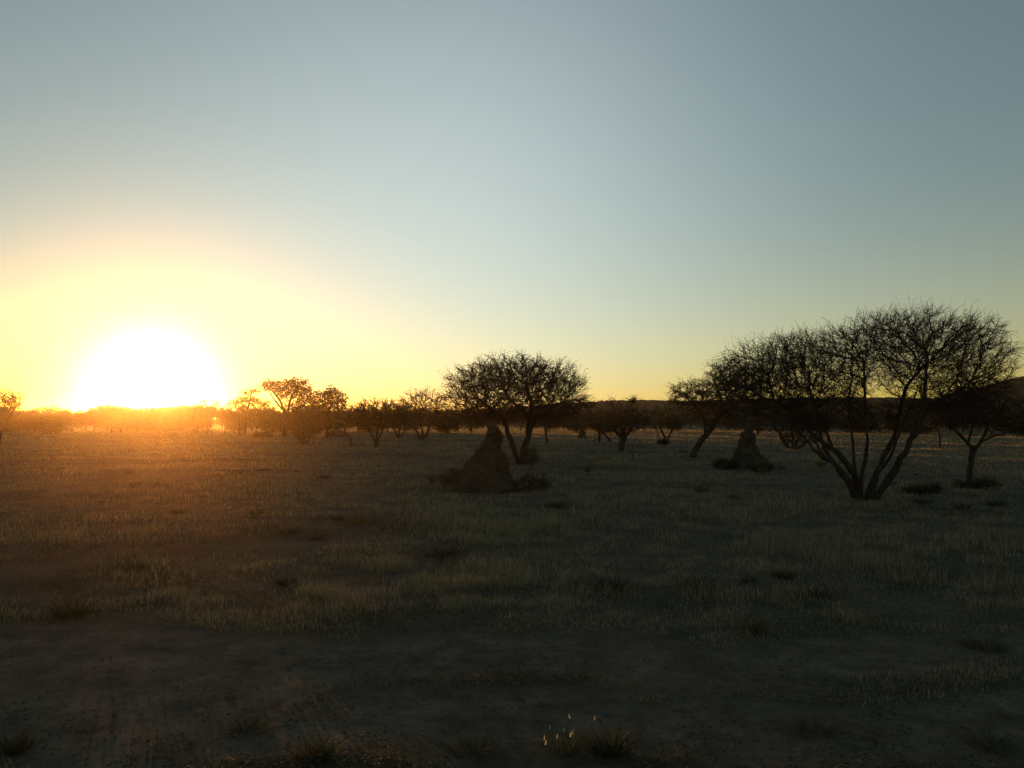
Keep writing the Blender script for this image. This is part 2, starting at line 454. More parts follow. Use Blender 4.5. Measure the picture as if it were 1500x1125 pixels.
px_tree('thorn_bush', (1160, 657),
    [([(1158, 658), (1148, 642), (1140, 626)], 2, 1.1, .2), ([(1160, 658), (1160, 640), (1156, 620)], 2, 1.1, -.2), ([(1163, 658), (1172, 640), (1182, 622)], 2.2, 1.1, .1), ([(1166, 658), (1184, 644), (1196, 630)], 1.8, 1, -.3),
     ([(1154, 658), (1150, 648), (1146, 640)], 1.5, 1, .5)],
    [(1166, 618, 44, 24, 2), (1150, 626, 26, 20, .8), (1190, 622, 30, 22, .8), (1172, 642, 30, 12, .7)],
    seed=51, label='dense dark thorn bush seen between the conical mound and the large acacia stems', natt=900, step=.18, dk=.22, tip=.012, twigs=2, twiglen=.5, leaf=5200, leafsize=.05, cat='bush')
px_tree('young_tree', (1376, 656), [([(1376, 657), (1376.5, 640), (1375, 622)], 1.5, 1.1, 0)], [(1374, 612, 26, 14, 1)], seed=53,
    label='slim young tree with one straight thin trunk, behind the large acacia', natt=320, step=.2, dk=.26, tip=.012, twigs=2, twiglen=.45, leaf=2000, leafsize=.055)
px_tree('thorn_tree', (802, 649), [([(803, 650), (800, 636), (797, 622)], 1.9, 1.3, 0)], [(800, 612, 30, 16, 1), (820, 616, 22, 12, .5)], seed=55,
    label='small single trunk thorn tree seen below the right half of the umbrella acacia', natt=420, step=.22, dk=.28, tip=.014, twigs=2, twiglen=.5, leaf=2400, leafsize=.06)
# --- left half
px_tree('acacia_tree', (550, 656),
    [([(550, 657), (550, 648), (545, 636), (540, 624), (530, 614)], 2.6, 1.2, .2), ([(551, 657), (552, 646), (558, 634), (566, 620)], 2.4, 1.2, -.2), ([(550, 648), (552, 634), (552, 618)], 1.5, .9, .4)],
    [(552, 606, 52, 19, 3), (530, 612, 30, 14, .8), (578, 604, 28, 16, .8)],
    seed=61, label='dense flat topped acacia with V shaped forked trunk, right of the thin stump', natt=1000, step=.2, dk=.25, tip=.013, twigs=2, twiglen=.42,
    leaf=9000, leafsize=.055, up=0, twig_up=.1)
px_tree('thorn_tree', (584, 642), [([(584, 643), (580, 634), (574, 624)], 1.6, .9, .2), ([(585, 643), (586, 630), (586, 620)], 1.6, .9, -.2), ([(586, 643), (592, 632), (596, 622)], 1.3, .8, .3)],
    [(586, 612, 24, 16, 1)], seed=63, label='small three stemmed thorn tree between the flat topped acacia and the airy round crowned tree', natt=380, step=.26, dk=.3, tip=.016, twigs=2, twiglen=.5,
    leaf=2600, leafsize=.07)
px_tree('thorn_tree', (618, 644), [([(616, 645), (611, 634), (604, 622), (600, 612)], 2, 1.2, .2), ([(618, 645), (619, 632), (616, 618), (620, 600)], 1.9, 1.1, -.2), ([(621, 645), (627, 632), (631, 620), (640, 604)], 2.2, 1.2, .2)],
    [(616, 596, 42, 26, 2), (630, 590, 26, 18, .7), (600, 600, 28, 18, .6), (645, 604, 20, 12, .4)],
    seed=65, label='airy round crowned thorn tree with three dark stems, left of the umbrella acacia', natt=850, step=.25, dk=.32, tip=.018, twigs=2, twiglen=.6, leaf=2400, leafsize=.06, up=.1)
px_tree('thorn_bush', (446, 652), [([(446, 653), (440, 644), (434, 632), (430, 620)], 1.8, 1, .3), ([(446, 653), (446, 640), (446, 622)], 1.8, 1, -.2), ([(447, 653), (453, 642), (460, 626)], 1.8, 1, .1)],
    [(447, 622, 30, 20, 2), (436, 624, 20, 15, .6), (458, 620, 20, 16, .6), (446, 638, 14, 9, .5)],
    seed=67, label='wedge shaped bush narrowing to its foot, in front of the leafy trees', cat='bush', natt=700, step=.2, dk=.25, tip=.013, twigs=2, twiglen=.4, leaf=7000, leafsize=.055, leafmat='dryleaf', up=.1)
px_tree('leafy_tree', (417, 638), [([(416, 639), (416, 622), (414, 604), (408, 586), (396, 572)], 2.6, 1.2, .1), ([(418, 639), (420, 620), (424, 600), (430, 580), (438, 568)], 2.4, 1.2, -.2), ([(412, 600), (400, 586), (392, 574)], 1.4, .8, .2, .3),
     ([(421, 612), (434, 598), (446, 590)], 1.4, .8, .3, .3)],
    [(430, 568, 25, 13, 1.2), (402, 566, 24, 9, .8), (440, 582, 22, 14, 1), (418, 576, 16, 10, .3), (440, 600, 26, 12, .8), (420, 614, 34, 12, 1)],
    seed=71, label='tallest leafy tree of the left half, with a broad crown leaning over to the left', natt=900, step=.28, dk=.34, tip=.02, twigs=2, twiglen=.5, leaf=6500, leafsize=.13, up=.05)
px_tree('leafy_tree', (480, 640), [([(480, 641), (480, 626), (482, 606), (486, 590)], 2.2, 1.2, 0), ([(481, 630), (470, 612), (464, 598)], 1.4, .9, .3, .3)],
    [(484, 586, 22, 18, 1.5), (466, 592, 16, 14, .7), (478, 610, 30, 16, 1.3), (498, 594, 12, 12, .4)],
    seed=73, label='round headed leafy tree touching the right side of the tallest leafy tree', natt=700, step=.28, dk=.34, tip=.02, twigs=2, twiglen=.5, leaf=4200, leafsize=.13, up=.05)
px_tree('layered_tree', (356, 638), [([(358, 639), (360, 622), (362, 604), (366, 586), (368, 572)], 2.2, 1, 0), ([(351, 639), (350, 624), (346, 606), (340, 594)], 1.8, 1, .2)],
    [(366, 574, 16, 5, .5), (364, 586, 24, 5, .7), (378, 590, 22, 4, .5), (346, 592, 20, 5, .5), (362, 606, 44, 13, 2), (384, 602, 22, 9, .6)],
    seed=75, label='tree with open tiered branches, directly left of the tallest leafy tree', natt=900, step=.26, dk=.32, tip=.018, twigs=2, twiglen=.5, leaf=5200, leafsize=.10, up=0, twig_up=.05)
px_tree('bare_tree', (306, 638), [([(305, 639), (304, 620), (302, 600), (298, 586)], 1.5, .8, 0), ([(306, 622), (312, 602), (314, 588)], 1, .6, .3, .3)],
    [(302, 588, 18, 9, 1), (314, 592, 10, 7, .4)],
    seed=77, label='spindly bare tree poking above a rounded bush, right of the setting sun', natt=300, step=.26, dk=.34, tip=.014, twigs=2, twiglen=.5, up=.1)
px_tree('acacia_tree', (-6, 651), [([(-6, 652), (-4, 634), (-8, 616), (-14, 596)], 4, 2, .1), ([(-5, 640), (6, 616), (12, 596)], 2, 1.1, .3, .3)],
    [(-14, 588, 40, 17, 2), (14, 582, 18, 7, .5), (4, 592, 24, 8, .6), (-10, 606, 34, 12, 1)],
    seed=79, label='acacia cut off by the left edge of the view, its crown above the treeline', natt=800, step=.22, dk=.28, tip=.014, twigs=2, twiglen=.5, leaf=2600, leafsize=.08, up=.02, twig_up=.15)

# --- the far treeline: five prototypes, copied one by one
def proto(name, kind, seed):
    h = 4.0
    if kind == 0:   # dome
        st = [([(0, 0, -.05), (-.1, .1, .7), (-.3, .1, 1.5), (-.5, .2, 2.2)], .11, .06), ([(0, 0, -.05), (.2, -.1, .8), (.5, -.1, 1.7)], .1, .05)]
        lb = [((0, 0, 2.6), (2.0, 1.7, 1.3), 2), ((-.9, 0, 2.1), (1.2, 1.1, .9), .8), ((1, 0, 2.2), (1.2, 1.1, 1.0), .8), ((0, 0, 1.2), (1.7, 1.4, .8), .9)]
    elif kind == 1: # flat umbrella
        st = [([(0, 0, -.05), (-.1, 0, .9), (-.4, .1, 1.8), (-.9, .1, 2.6)], .12, .06), ([(0, 0, .6), (.3, -.1, 1.6), (.8, -.2, 2.5)], .09, .05)]
        lb = [((0, 0, 3.1), (2.4, 2.0, .7), 2), ((-1.0, 0, 2.8), (1.3, 1.2, .6), .7), ((1.2, 0, 2.7), (1.2, 1.1, .6), .7), ((.2, 0, 2.0), (1.4, 1.2, .7), .5)]
    elif kind == 2: # bushy to the ground
        st = [([(0, 0, -.05), (-.3, .1, .6), (-.6, .1, 1.3)], .08, .05), ([(0, 0, -.05), (.3, 0, .7), (.7, 0, 1.4)], .08, .05), ([(0, 0, -.05), (0, .2, .8), (.1, .2, 1.6)], .08, .05)]
        lb = [((0, 0, 1.6), (1.9, 1.6, 1.3), 2), ((-1.0, 0, 1.2), (1.2, 1.1, 1.0), .8), ((1, 0, 1.4), (1.2, 1.1, 1.1), .8), ((0, 0, .7), (1.7, 1.4, .6), .9)]
    elif kind == 3: # ragged, uneven top
        st = [([(0, 0, -.05), (-.1, 0, 1.0), (-.5, .1, 2.2), (-.7, .1, 3.2)], .12, .05), ([(0, 0, .5), (.4, -.1, 1.5), (.9, -.1, 2.2)], .08, .05)]
        lb = [((-.6, 0, 3.3), (1.0, .9, .6), .8), ((.8, 0, 2.4), (1.3, 1.1, .7), 1), ((-.4, 0, 2.0), (1.5, 1.3, .8), 1.2), ((.2, 0, 1.2), (1.7, 1.4, .6), .9)]
    else:           # sparse twiggy
        st = [([(0, 0, -.05), (-.2, 0, .8), (-.6, .1, 1.7)], .09, .05), ([(0, 0, -.05), (.2, .1, .9), (.6, .2, 1.8)], .09, .05), ([(0, 0, -.05), (0, -.2, 1.0), (-.1, -.3, 2.0)], .08, .05)]
        lb = [((0, 0, 2.5), (1.9, 1.6, 1.2), 2), ((.3, 0, 1.5), (1.5, 1.2, .7), .7)]
    return make_tree(name, st, lb, 620, .26, .32, .02, seed, twigs=2, twiglen=.6, leaf=[3000, 3400, 4000, 2400, 500][kind], leafsize=.12,
                     leafmat='leaf', up=.05, twig_up=.2)
PROTO = [proto('treeline_tree', k, 200 + k) for k in range(5)]
def section(x):
    if x < 130: return 'bushy tree in the far treeline left of the setting sun', 'treeline left of the sun'
    if x < 335: return 'bushy tree in the far treeline right beneath the setting sun', 'treeline beneath the sun'
    if x < 515: return 'low tree in the far treeline behind the tall leafy trees', 'treeline behind the leafy trees'
    if x < 870: return 'low tree in the far treeline behind the umbrella acacia and its left neighbours', 'treeline behind the umbrella acacia'
    if x < 985: return 'low tree in the far treeline under the flat ridge, in the open gap', 'treeline under the flat ridge'
    return 'low tree in the far treeline behind the large bare acacia', 'treeline behind the large acacia'
rng = np.random.RandomState(5)
far = []
x = -60.
while x < 1570:
    y = rng.uniform(627, 634.5)
    if 140 < x < 310: top = 592 + rng.uniform(-5, 5)
    elif x < 335: top = 598 + rng.uniform(-8, 6)
    elif x < 860: top = 594 + rng.uniform(-5, 7)
    elif x < 1000: top = 601 + rng.uniform(-4, 4)
    else: top = 598 + rng.uniform(-5, 6)
    far.append((x, y, top, rng.randint(0, 4) if rng.rand() > .12 else 4))
    x += rng.uniform(9, 14) if 140 < x < 300 else rng.uniform(14, 27)
# marked shapes of the left skyline and of single trees that stand a little nearer
far += [(70, 632, 590, 0), (44, 631, 596, 2), (92, 630, 595, 3), (125, 631, 597, 1), (158, 631, 587, 0), (186, 631, 590, 3), (292, 634, 586, 0), (252, 632, 597, 2), (75, 636, 602, 2), (330, 634, 594, 1),
        (400, 634, 600, 2), (455, 634, 598, 0), (505, 634, 592, 4), (525, 634, 594, 1), (655, 635, 595, 2), (690, 634, 592, 0), (845, 634, 597, 2), (1110, 636, 597, 0), (1205, 635, 598, 1), (1345, 636, 600, 2), (1480, 637, 598, 0), (1505, 640, 600, 2), (1260, 634, 602, 2), (1310, 635, 600, 0)]
HT = [max(v.co.z for v in p[-1][1].vertices) for p in PROTO]
for i, (x, y, top, k) in enumerate(far):
    b = spot(x, y); s = FPX / b.y
    want = (y - top) / s
    sc = want / HT[k]
    w = sc * rng.uniform(.85, 1.35)
    lab, grp = section(x)
    root = empty('treeline_tree', b, rng.uniform(0, 6.28)); root.scale = (w, w, sc)
    tag(root, lab, 'tree', grp)
    for nm, me in PROTO[k]: link(nm, me, root)

# ------------------------------------------------------------------ termite mounds
def mound(name, base, outline, label, seed, cat='termite mound', ycomp=.85, rough=.115):
    """outline: (y px, left px, right px) from the foot up; a lumpy earth cone with its own lean"""
    b = spot(*base); s = FPX / b.y
    zs = np.array([(base[1] - o[0]) / s for o in outline]); l = np.array([(o[1] - base[0]) / s for o in outline]); r = np.array([(o[2] - base[0]) / s for o in outline])
    H = zs[-1]; nz, na = 110, 150
    off = Vector((seed * 3.7, seed * 1.3, 0))
    V = []
    for i in range(nz):
        t = (i / (nz - 1)); z = zs[0] + (H - zs[0]) * t ** .95
        L = np.interp(z, zs, l); Rr = np.interp(z, zs, r); c = (L + Rr) / 2; rad = (Rr - L) / 2
        for j in range(na):
            a = j * 2 * math.pi / na
            p = Vector((c + rad * math.cos(a), rad * ycomp * math.sin(a), z))
            nrm = Vector((math.cos(a), math.sin(a), .35))
            d = mnoise.fractal(p * 2.2 + off, .8, 2.1, 5) * rough + abs(mnoise.noise(Vector((p.x * 5, p.y * 5, p.z * 2)) + off)) * -rough * .8 + mnoise.noise(p * 9 + off) * .03 + mnoise.noise(p * 20 + off) * .016
            k = min(1, rad / .12)
            V.append(p + nrm * d * k)
    V.append(Vector(((l[-1] + r[-1]) / 2, 0, H + .01)))
    q = [(i * na + j, i * na + (j + 1) % na, (i + 1) * na + (j + 1) % na, (i + 1) * na + j) for i in range(nz - 1) for j in range(na)]
    t = [((nz - 1) * na + j, (nz - 1) * na + (j + 1) % na, nz * na) for j in range(na)]
    me = mesh_np(name, [tuple(v) for v in V], q, t, mats=[M['mound']], smooth=True)
    return tag(link(name, me, loc=b), label, cat)
mound('termite_mound', (704, 718),
      [(724, 644, 764), (717, 650, 758), (706, 660, 752), (695, 670, 746), (683, 681, 742), (672, 690, 739), (660, 699, 738), (650, 705, 738), (642, 708, 738), (634, 710, 737), (629, 711.5, 735), (625, 714, 732), (622.5, 717, 729), (621.5, 721, 726)],
      'larger termite mound with rounded head and long left slope, in front of the umbrella acacia', 3)
mound('termite_mound', (1097, 685),
      [(690, 1056, 1142), (684, 1063, 1134), (675, 1071, 1124), (665, 1077, 1116), (655, 1081, 1111), (645, 1084, 1107.5), (635, 1086.5, 1106), (625, 1089, 1104.5), (617, 1091.5, 1102), (612, 1094, 1100), (610, 1096, 1098)],
      'slender conical termite mound right of the leaning acacia trunk', 7)
mound('termite_mound', (852, 643), [(645, 843, 861), (642, 845, 859), (638, 846, 858), (633, 849, 856), (630, 851, 854), (629, 852, 853)],
      'tiny distant termite mound in the gap right of the umbrella acacia', 9, rough=.12)
mound('earth_mound', (494, 640), [(642, 472, 516), (639, 476, 513), (635, 479, 510), (631, 484, 503), (629, 489, 498), (628, 492, 495)],
      'low dome of bare earth beneath the round headed leafy tree', 12, cat='earth mound')

# ------------------------------------------------------------------ grass
def blades(P, h, w, lean, rng, bend=.5):
    """curved two-segment blades: P base points, h heights, w widths"""
    n = len(P); a = rng.rand(n) * 2 * math.pi
    side = np.stack([np.cos(a), np.sin(a), np.zeros(n)], 1) * (w / 2)[:, None]
    b = rng.rand(n) * 2 * math.pi
    ln = np.stack([np.cos(b), np.sin(b), np.zeros(n)], 1) * (lean * h)[:, None]
    mid = P + ln * .35 + np.array([0, 0, 1]) * (h * .58)[:, None]
    top = P + ln + np.array([0, 0, 1]) * (h * (1 - lean * lean * .35))[:, None]
    V = np.stack([P - side, P + side, mid + side * .75, mid - side * .75, top], 1)
    i = (np.arange(n) * 5)[:, None]
    return V.reshape(-1, 3), i + np.array([[0, 1, 2, 3]]), i + np.array([[3, 2, 4]])
def grass_field(name, n, d0, d1, label_mats, seed, hmin, hmax, thresh, seeds=0, gaps=False):
    rng = np.random.RandomState(seed)
    d = np.exp(rng.uniform(math.log(d0), math.log(d1), n * 4)); a = rng.uniform(-R(43), R(43), n * 4)
    X, Y = d * np.sin(a) * 1.0, d * np.cos(a)
    den = fbm(X / 3.2 + 9, Y / 1.7 + 2, 4); pat = fbm(X / 7 + 30, Y / 2.6, 4)
    keep = (rng.rand(n * 4) < sstep(thresh - .10, thresh + .12, (1 - den * .5 - pat * .5) if gaps else den * .5 + pat * .5)) & (rng.rand(n * 4) > rut_mask(X, Y) * 1.02) & (rng.rand(n * 4) < .22 + .78 * sstep(.42, .58, fbm(X / .55 + 7, Y / .5 + 3, 3)))
    X, Y, d = X[keep][:n], Y[keep][:n], d[keep][:n]
    hh = .5 * fbm(X / 2.1 + 60, Y / 2.1, 3) + .5 * fbm(X / .55 + 7, Y / .5 + 3, 3)
    h = (hmin + (hmax - hmin) * sstep(.3, .75, hh)) * (.4 + .7 * rng.rand(len(X)) + 1.1 * (rng.rand(len(X)) > .985))
    h *= .35 + .65 * sstep(7.2, 9, Y)
    w = np.maximum(.004, d / 785 * .32)
    P = np.stack([X, Y, gh(X, Y) - .01], 1)
    V, q, t = blades(P, h, w, .15 + .6 * rng.rand(len(X)) ** 1.5, rng)
    mq = np.zeros(len(q)); mt = np.zeros(len(t))
    if seeds:
        k = np.nonzero(rng.rand(len(X)) < seeds)[0]
        top = V.reshape(-1, 5, 3)[k, 4]
        sh, sw = np.maximum(.022, d[k] / 785 * .9), np.maximum(.005, d[k] / 785 * .38)
        V2, q2, t2 = blades(top - np.array([0, 0, .01]), sh, sw, np.full(len(k), .3), rng)
        nb = len(V); V = np.concatenate([V, V2]); q = np.concatenate([q, q2 + nb]); t = np.concatenate([t, t2 + nb])
        mq = np.concatenate([mq, np.ones(len(q2))]); mt = np.concatenate([mt, np.ones(len(t2))])
    me = mesh_np(name, V, q, t, mats=label_mats, mq=mq, mt=mt)
    return tag(link(name, me), kind='stuff')
o = grass_field('dry_grass', 360000, 5.0, 150, [M['grass'], M['seed']], 3, .04, .21, .43, seeds=.005)
tag(o, 'dry savanna grass covering the plain', 'grass')
o = grass_field('dark_grass', 170000, 3.8, 120, [M['greengrass'], M['seed']], 6, .03, .11, .50, gaps=True)
tag(o, 'low dark green grass in patches on the plain', 'grass')
def cover(name, n, seed):
    """low leafy weeds and litter on the verge and between the wheel tracks"""
    rng = np.random.RandomState(seed)
    d = np.exp(rng.uniform(math.log(3.6), math.log(16), n * 3)); a = rng.uniform(-R(45), R(45), n * 3)
    X, Y = d * np.sin(a), d * np.cos(a)
    f = fbm(X / .8 + 4, Y / .45 + 1, 4)
    keep = (rng.rand(n * 3) < sstep(.48, .64, f)) & (rng.rand(n * 3) > rut_mask(X, Y) * .8)
    X, Y = X[keep][:n], Y[keep][:n]
    P = np.stack([X, Y, gh(X, Y) + .004 + .05 * rng.rand(len(X)) ** 2], 1)
    V, q = leaves(P, .012, rng, .5)
    return tag(link(name, mesh_np(name, V, q, mats=[M['greengrass']])), 'low dark weeds scattered over the track verge', 'weeds', kind='stuff')
cover('ground_weeds', 90000, 15)

def litter(name, n, seed):
    """clods, pebbles and bits of dead stalk lying on the track and its verges"""
    rng = np.random.RandomState(seed)
    d = np.exp(rng.uniform(math.log(3.7), math.log(14), n)); a = rng.uniform(-R(45), R(45), n)
    X, Y = d * np.sin(a), d * np.cos(a); Z = gh(X, Y)
    k = n * 3 // 4
    P = np.stack([X, Y, Z], 1)[:k]; r = .003 + .011 * rng.rand(k) ** 4
    dirs = np.array([[1, 0, 0], [-1, 0, 0], [0, 1, 0], [0, -1, 0], [0, 0, 1], [0, 0, -1.]])
    V = P[:, None] + dirs[None] * (r[:, None] * (.6 + .8 * rng.rand(k, 6)))[:, :, None] * np.array([1, 1, .7]) + np.array([0, 0, .3]) * r[:, None, None]
    f = np.array([[0, 2, 4], [2, 1, 4], [1, 3, 4], [3, 0, 4], [2, 0, 5], [1, 2, 5], [3, 1, 5], [0, 3, 5]])
    T = ((np.arange(k) * 6)[:, None, None] + f[None]).reshape(-1, 3)
    Q0 = np.stack([X, Y, Z + .004], 1)[k:]; m = len(Q0); th = rng.rand(m) * 6.28; ln = .015 + .07 * rng.rand(m) ** 2
    B = Q0 + np.stack([np.cos(th) * ln, np.sin(th) * ln, rng.rand(m) * ln * .4], 1)
    V2, q2 = prisms(Q0, B, np.full(m, .0018), np.full(m, .001), 3)
    nb = k * 6
    me = mesh_np(name, np.concatenate([V.reshape(-1, 3), V2]), q2 + nb, T, mats=[M['clod'], M['strawgrass']], mq=np.ones(len(q2)))
    return tag(link(name, me), 'clods, pebbles and dead stalks strewn over the track', 'litter', kind='stuff')
litter('ground_litter', 26000, 19)

def tussock_mesh(name, n, rad, h, seed, mats, seedheads=0, lean=.6, w=.006):
    rng = np.random.RandomState(seed)
    a = rng.rand(n) * 6.283; r = rad * np.sqrt(rng.rand(n))
    P = np.stack([r * np.cos(a) * .5, r * np.sin(a) * .5, np.full(n, -.02)], 1)
    hh = h * (.45 + .65 * rng.rand(n))
    V, q, t = blades(P, hh, np.full(n, w), lean * (.2 + rng.rand(n)), rng)
    # blades lean outwards
    V = V.reshape(n, 5, 3); out = np.stack([np.cos(a), np.sin(a), np.zeros(n)], 1) * (r / rad)[:, None]
    V[:, 2:4] += (out * rad * .35)[:, None]; V[:, 4] += out * rad * .8
    mq, mt = np.zeros(n), np.zeros(n); V = V.reshape(-1, 3)
    if seedheads:
        k = rng.choice(n, seedheads, False); top = V.reshape(n, 5, 3)[k, 4]
        V2, q2, t2 = blades(top, np.full(seedheads, .035), np.full(seedheads, .009), np.full(seedheads, .25), rng)
        nb = len(V); V = np.concatenate([V, V2]); q = np.concatenate([q, q2 + nb]); t = np.concatenate([t, t2 + nb])
        mq = np.concatenate([mq, np.ones(seedheads)]); mt = np.concatenate([mt, np.ones(seedheads)])
    return mesh_np(name, V, q, t, mats=mats, mq=mq, mt=mt)
G, SD, ST = M['greengrass'], M['seed'], M['strawgrass']
TUSS = [  # x, y, half width px, height px, mats, seeds, blades, label
    (892, 1100, 44, 40, [G, SD], 3, 420, 'dark spiky tussock in the foreground, right of the pale seed heads'),
    (828, 1104, 30, 44, [G, SD], 9, 60, 'thin tuft with several pale seed heads in the foreground'),
    (462, 1110, 34, 34, [G, SD], 0, 300, 'dark tussock at the bottom edge, below the track, left of centre'),
    (365, 1066, 36, 18, [G, SD], 0, 320, 'low dark tuft on the near edge of the track, left of centre'),
    (18, 1096, 36, 34, [G, SD], 0, 320, 'dark tussock in the bottom left corner'),
    (690, 1098, 40, 24, [G, SD], 0, 180, 'low dark tuft at the bottom edge, left of the pale seed heads'),
    (1190, 1066, 40, 26, [G, SD], 0, 180, 'thin dark tuft on the near verge, right of the spiky tussock'),
    (1450, 1090, 44, 28, [G, SD], 0, 180, 'thin dark tuft in the bottom right corner'),
    (633, 709, 9, 20, [ST, SD], 0, 160, 'upright grass tuft left of the larger termite mound'),
    (861, 692, 7, 12, [G, SD], 0, 120, 'small dark tuft right of the larger termite mound, out on the grass'),
    (1117, 694, 7, 16, [ST, SD], 0, 120, 'pale grass tuft in front of the conical termite mound'),
    (1144, 686, 8, 9, [G, SD], 0, 120, 'small dark tuft right of the conical termite mound foot'),
    (1203, 684, 8, 12, [G, SD], 0, 140, 'dark tuft seen left of the large acacia stems'),
    (520, 765, 20, 24, [ST, SD], 0, 200, 'straw coloured tuft out in the middle of the left grass'),
    (1105, 925, 24, 30, [ST, SD], 0, 260, 'pale tuft at the far edge of the track, right of centre'),
    (385, 690, 14, 6, [G, SD], 0, 160, 'flat dark tuft in the grass below the wedge shaped bush'),
    (1440, 945, 40, 24, [G, SD], 0, 260, 'dark tuft at the far edge of the track, far right'),
]
for i, (x, y, wpx, hpx, mats, sd, n, lab) in enumerate(TUSS):
    b = spot(x, y); s = FPX / b.y
    me = tussock_mesh('grass_tuft', n, wpx / s, hpx / s, 500 + i, mats, sd, w=max(.005, b.y / 785 * .3))
    tag(link('grass_tuft', me, loc=b), lab, 'grass tuft')

rng = np.random.RandomState(77)
SMALL = [tussock_mesh('small_tuft', 130, .16, .17, 700 + k, [M['greengrass'], M['seed']], 0, w=.011) for k in range(4)]
for i in range(48):
    d = math.exp(rng.uniform(math.log(9), math.log(62))); a = rng.uniform(-R(33), R(33))
    x, y = d * math.sin(a), d * math.cos(a); k = rng.uniform(.6, 1.5)
    o = link('grass_tuft', SMALL[i % 4], loc=(x, y, float(gh(x, y))))
    o.scale = (k * 1.3, k * 1.3, k * .9); o.rotation_euler = (0, 0, rng.uniform(0, 6.28))
    tag(o, 'small dark weedy tuft scattered in the open grass', 'grass tuft', 'small dark tufts dotted over the plain')

# ------------------------------------------------------------------ low bushes, stump, sapling, fallen branches
def low_bush(name, base, wpx, hpx, n, size, label, seed, mat='leaf', dens=2200, cat='bush'):
    b = spot(*base); s = FPX / b.y; w, h = wpx / s, hpx / s
    rng = np.random.RandomState(seed)
    parts = make_tree(name, [([(0, 0, -.03), (rng.uniform(-.3, .3) * w, rng.uniform(-.2, .2) * w, h * .3), (rng.uniform(-.6, .6) * w, rng.uniform(-.3, .3) * w, h * .6)], .012, .007) for _ in range(5)],
        [((0, 0, h * .42), (w, w * .7, h * .5), 2), ((w * .3, 0, h * .5), (w * .5, w * .5, h * .45), .7), ((-w * .4, 0, h * .35), (w * .55, w * .5, h * .4), .7)],
        n, .07, .09, .004, seed, twigs=2, twiglen=.16, leaf=dens, leafsize=size, leafmat=mat, up=.0, twig_up=.3)
    root = empty(name, b); tag(root, label, cat)
    for nm, me in parts: link('stem' if nm == 'trunk' else 'crown', me, root)
low_bush('low_bush', (780, 719), 27, 27, 420, .022, 'low dark bush heaped at the right foot of the larger termite mound', 601)
low_bush('low_bush', (664, 716), 22, 30, 380, .022, 'tangled low bush against the left foot of the larger termite mound', 603)
low_bush('low_bush', (778, 682), 13, 30, 300, .03, 'brownish upright bush beside the forked trunk of the umbrella acacia', 605, 'dryleaf', 1500)
low_bush('low_bush', (1062, 686), 18, 17, 280, .028, 'scrubby low bush against the left foot of the conical termite mound', 607)
low_bush('low_bush', (1118, 690), 16, 12, 240, .028, 'small scrub at the right foot of the conical termite mound', 609)
low_bush('low_bush', (385, 641), 16, 10, 260, .06, 'low bush beneath the tallest leafy tree', 611)
low_bush('low_bush', (972, 652), 8, 8, 120, .05, 'small bush at the foot of the spindly thorn tree', 613)
low_bush('low_bush', (1430, 716), 34, 14, 420, .025, 'low scrub around the foot of the rightmost acacia', 615)
low_bush('low_bush', (1350, 722), 28, 14, 360, .025, 'low scrub between the large acacia and the rightmost one', 617)

def limb(name, pts, r0, r1, base, label, cat, seed, spurs=()):
    b = spot(*base); s = FPX / b.y; acc = Acc()
    def L(p, y=0): return ((p[0] - base[0]) / s, y, (base[1] - p[1]) / s)
    rng = np.random.RandomState(seed)
    c = smooth_line([L(p, k * .05) for k, p in enumerate(pts)], 6 * len(pts), rng, .004); rr = np.linspace(r0, r1, len(c)) / s
    V, q = sweep(c, rr, 8, .15, seed); acc.add(V, q)
    for k, tip in enumerate(list([c[-1], c[0]])):
        n = len(acc.V[0]); k8 = np.arange(8)
    for sp in spurs:
        c2 = smooth_line([L(p, .05 * (k % 3)) for k, p in enumerate(sp)], 5 * len(sp), rng, .003)
        acc.add(*sweep(c2, np.linspace(r1, r1 * .5, len(c2)) / s, 6, .1, seed + 1))
    # cap the broken end
    e = acc.V[0][-8:]; base_i = len(acc.V[0]) - 8
    acc.Q.append(np.array([[base_i, base_i + 1, base_i + 2, base_i + 3], [base_i, base_i + 3, base_i + 4, base_i + 7], [base_i + 4, base_i + 5, base_i + 6, base_i + 7]])); acc.m.append(np.zeros(3))
    return tag(link(name, acc.mesh(name, [M['bark']], True), loc=b), label, cat)
limb('tree_stump', [(513, 656), (513.2, 650), (513, 643)], 1.5, 1.1, (513, 655), 'thin upright dead stump standing alone in the grass', 'stump', 1)
limb('fallen_branch', [(477, 632), (481, 628), (488, 627), (496, 626), (503, 622)], .9, .5, (478, 632), 'crooked dead branch lying against the low dome of earth', 'branch', 2, [[(481, 628), (482, 622), (483, 618)]])
limb('dead_sapling', [(926, 677), (926.5, 668), (927, 658), (931, 642)], .9, .35, (926, 676), 'thin dead sapling in front of the low round thorn tree', 'sapling', 3, [[(926.5, 664), (921, 655), (918, 648)], [(927, 658), (936, 650), (940, 644)], [(926.5, 667), (930, 662), (934, 660)]])
limb('fallen_twig', [(734, 840), (742, 842), (752, 848), (762, 853)], .9, .4, (748, 853), 'bent twig lying in the middle of the grass', 'twig', 4)

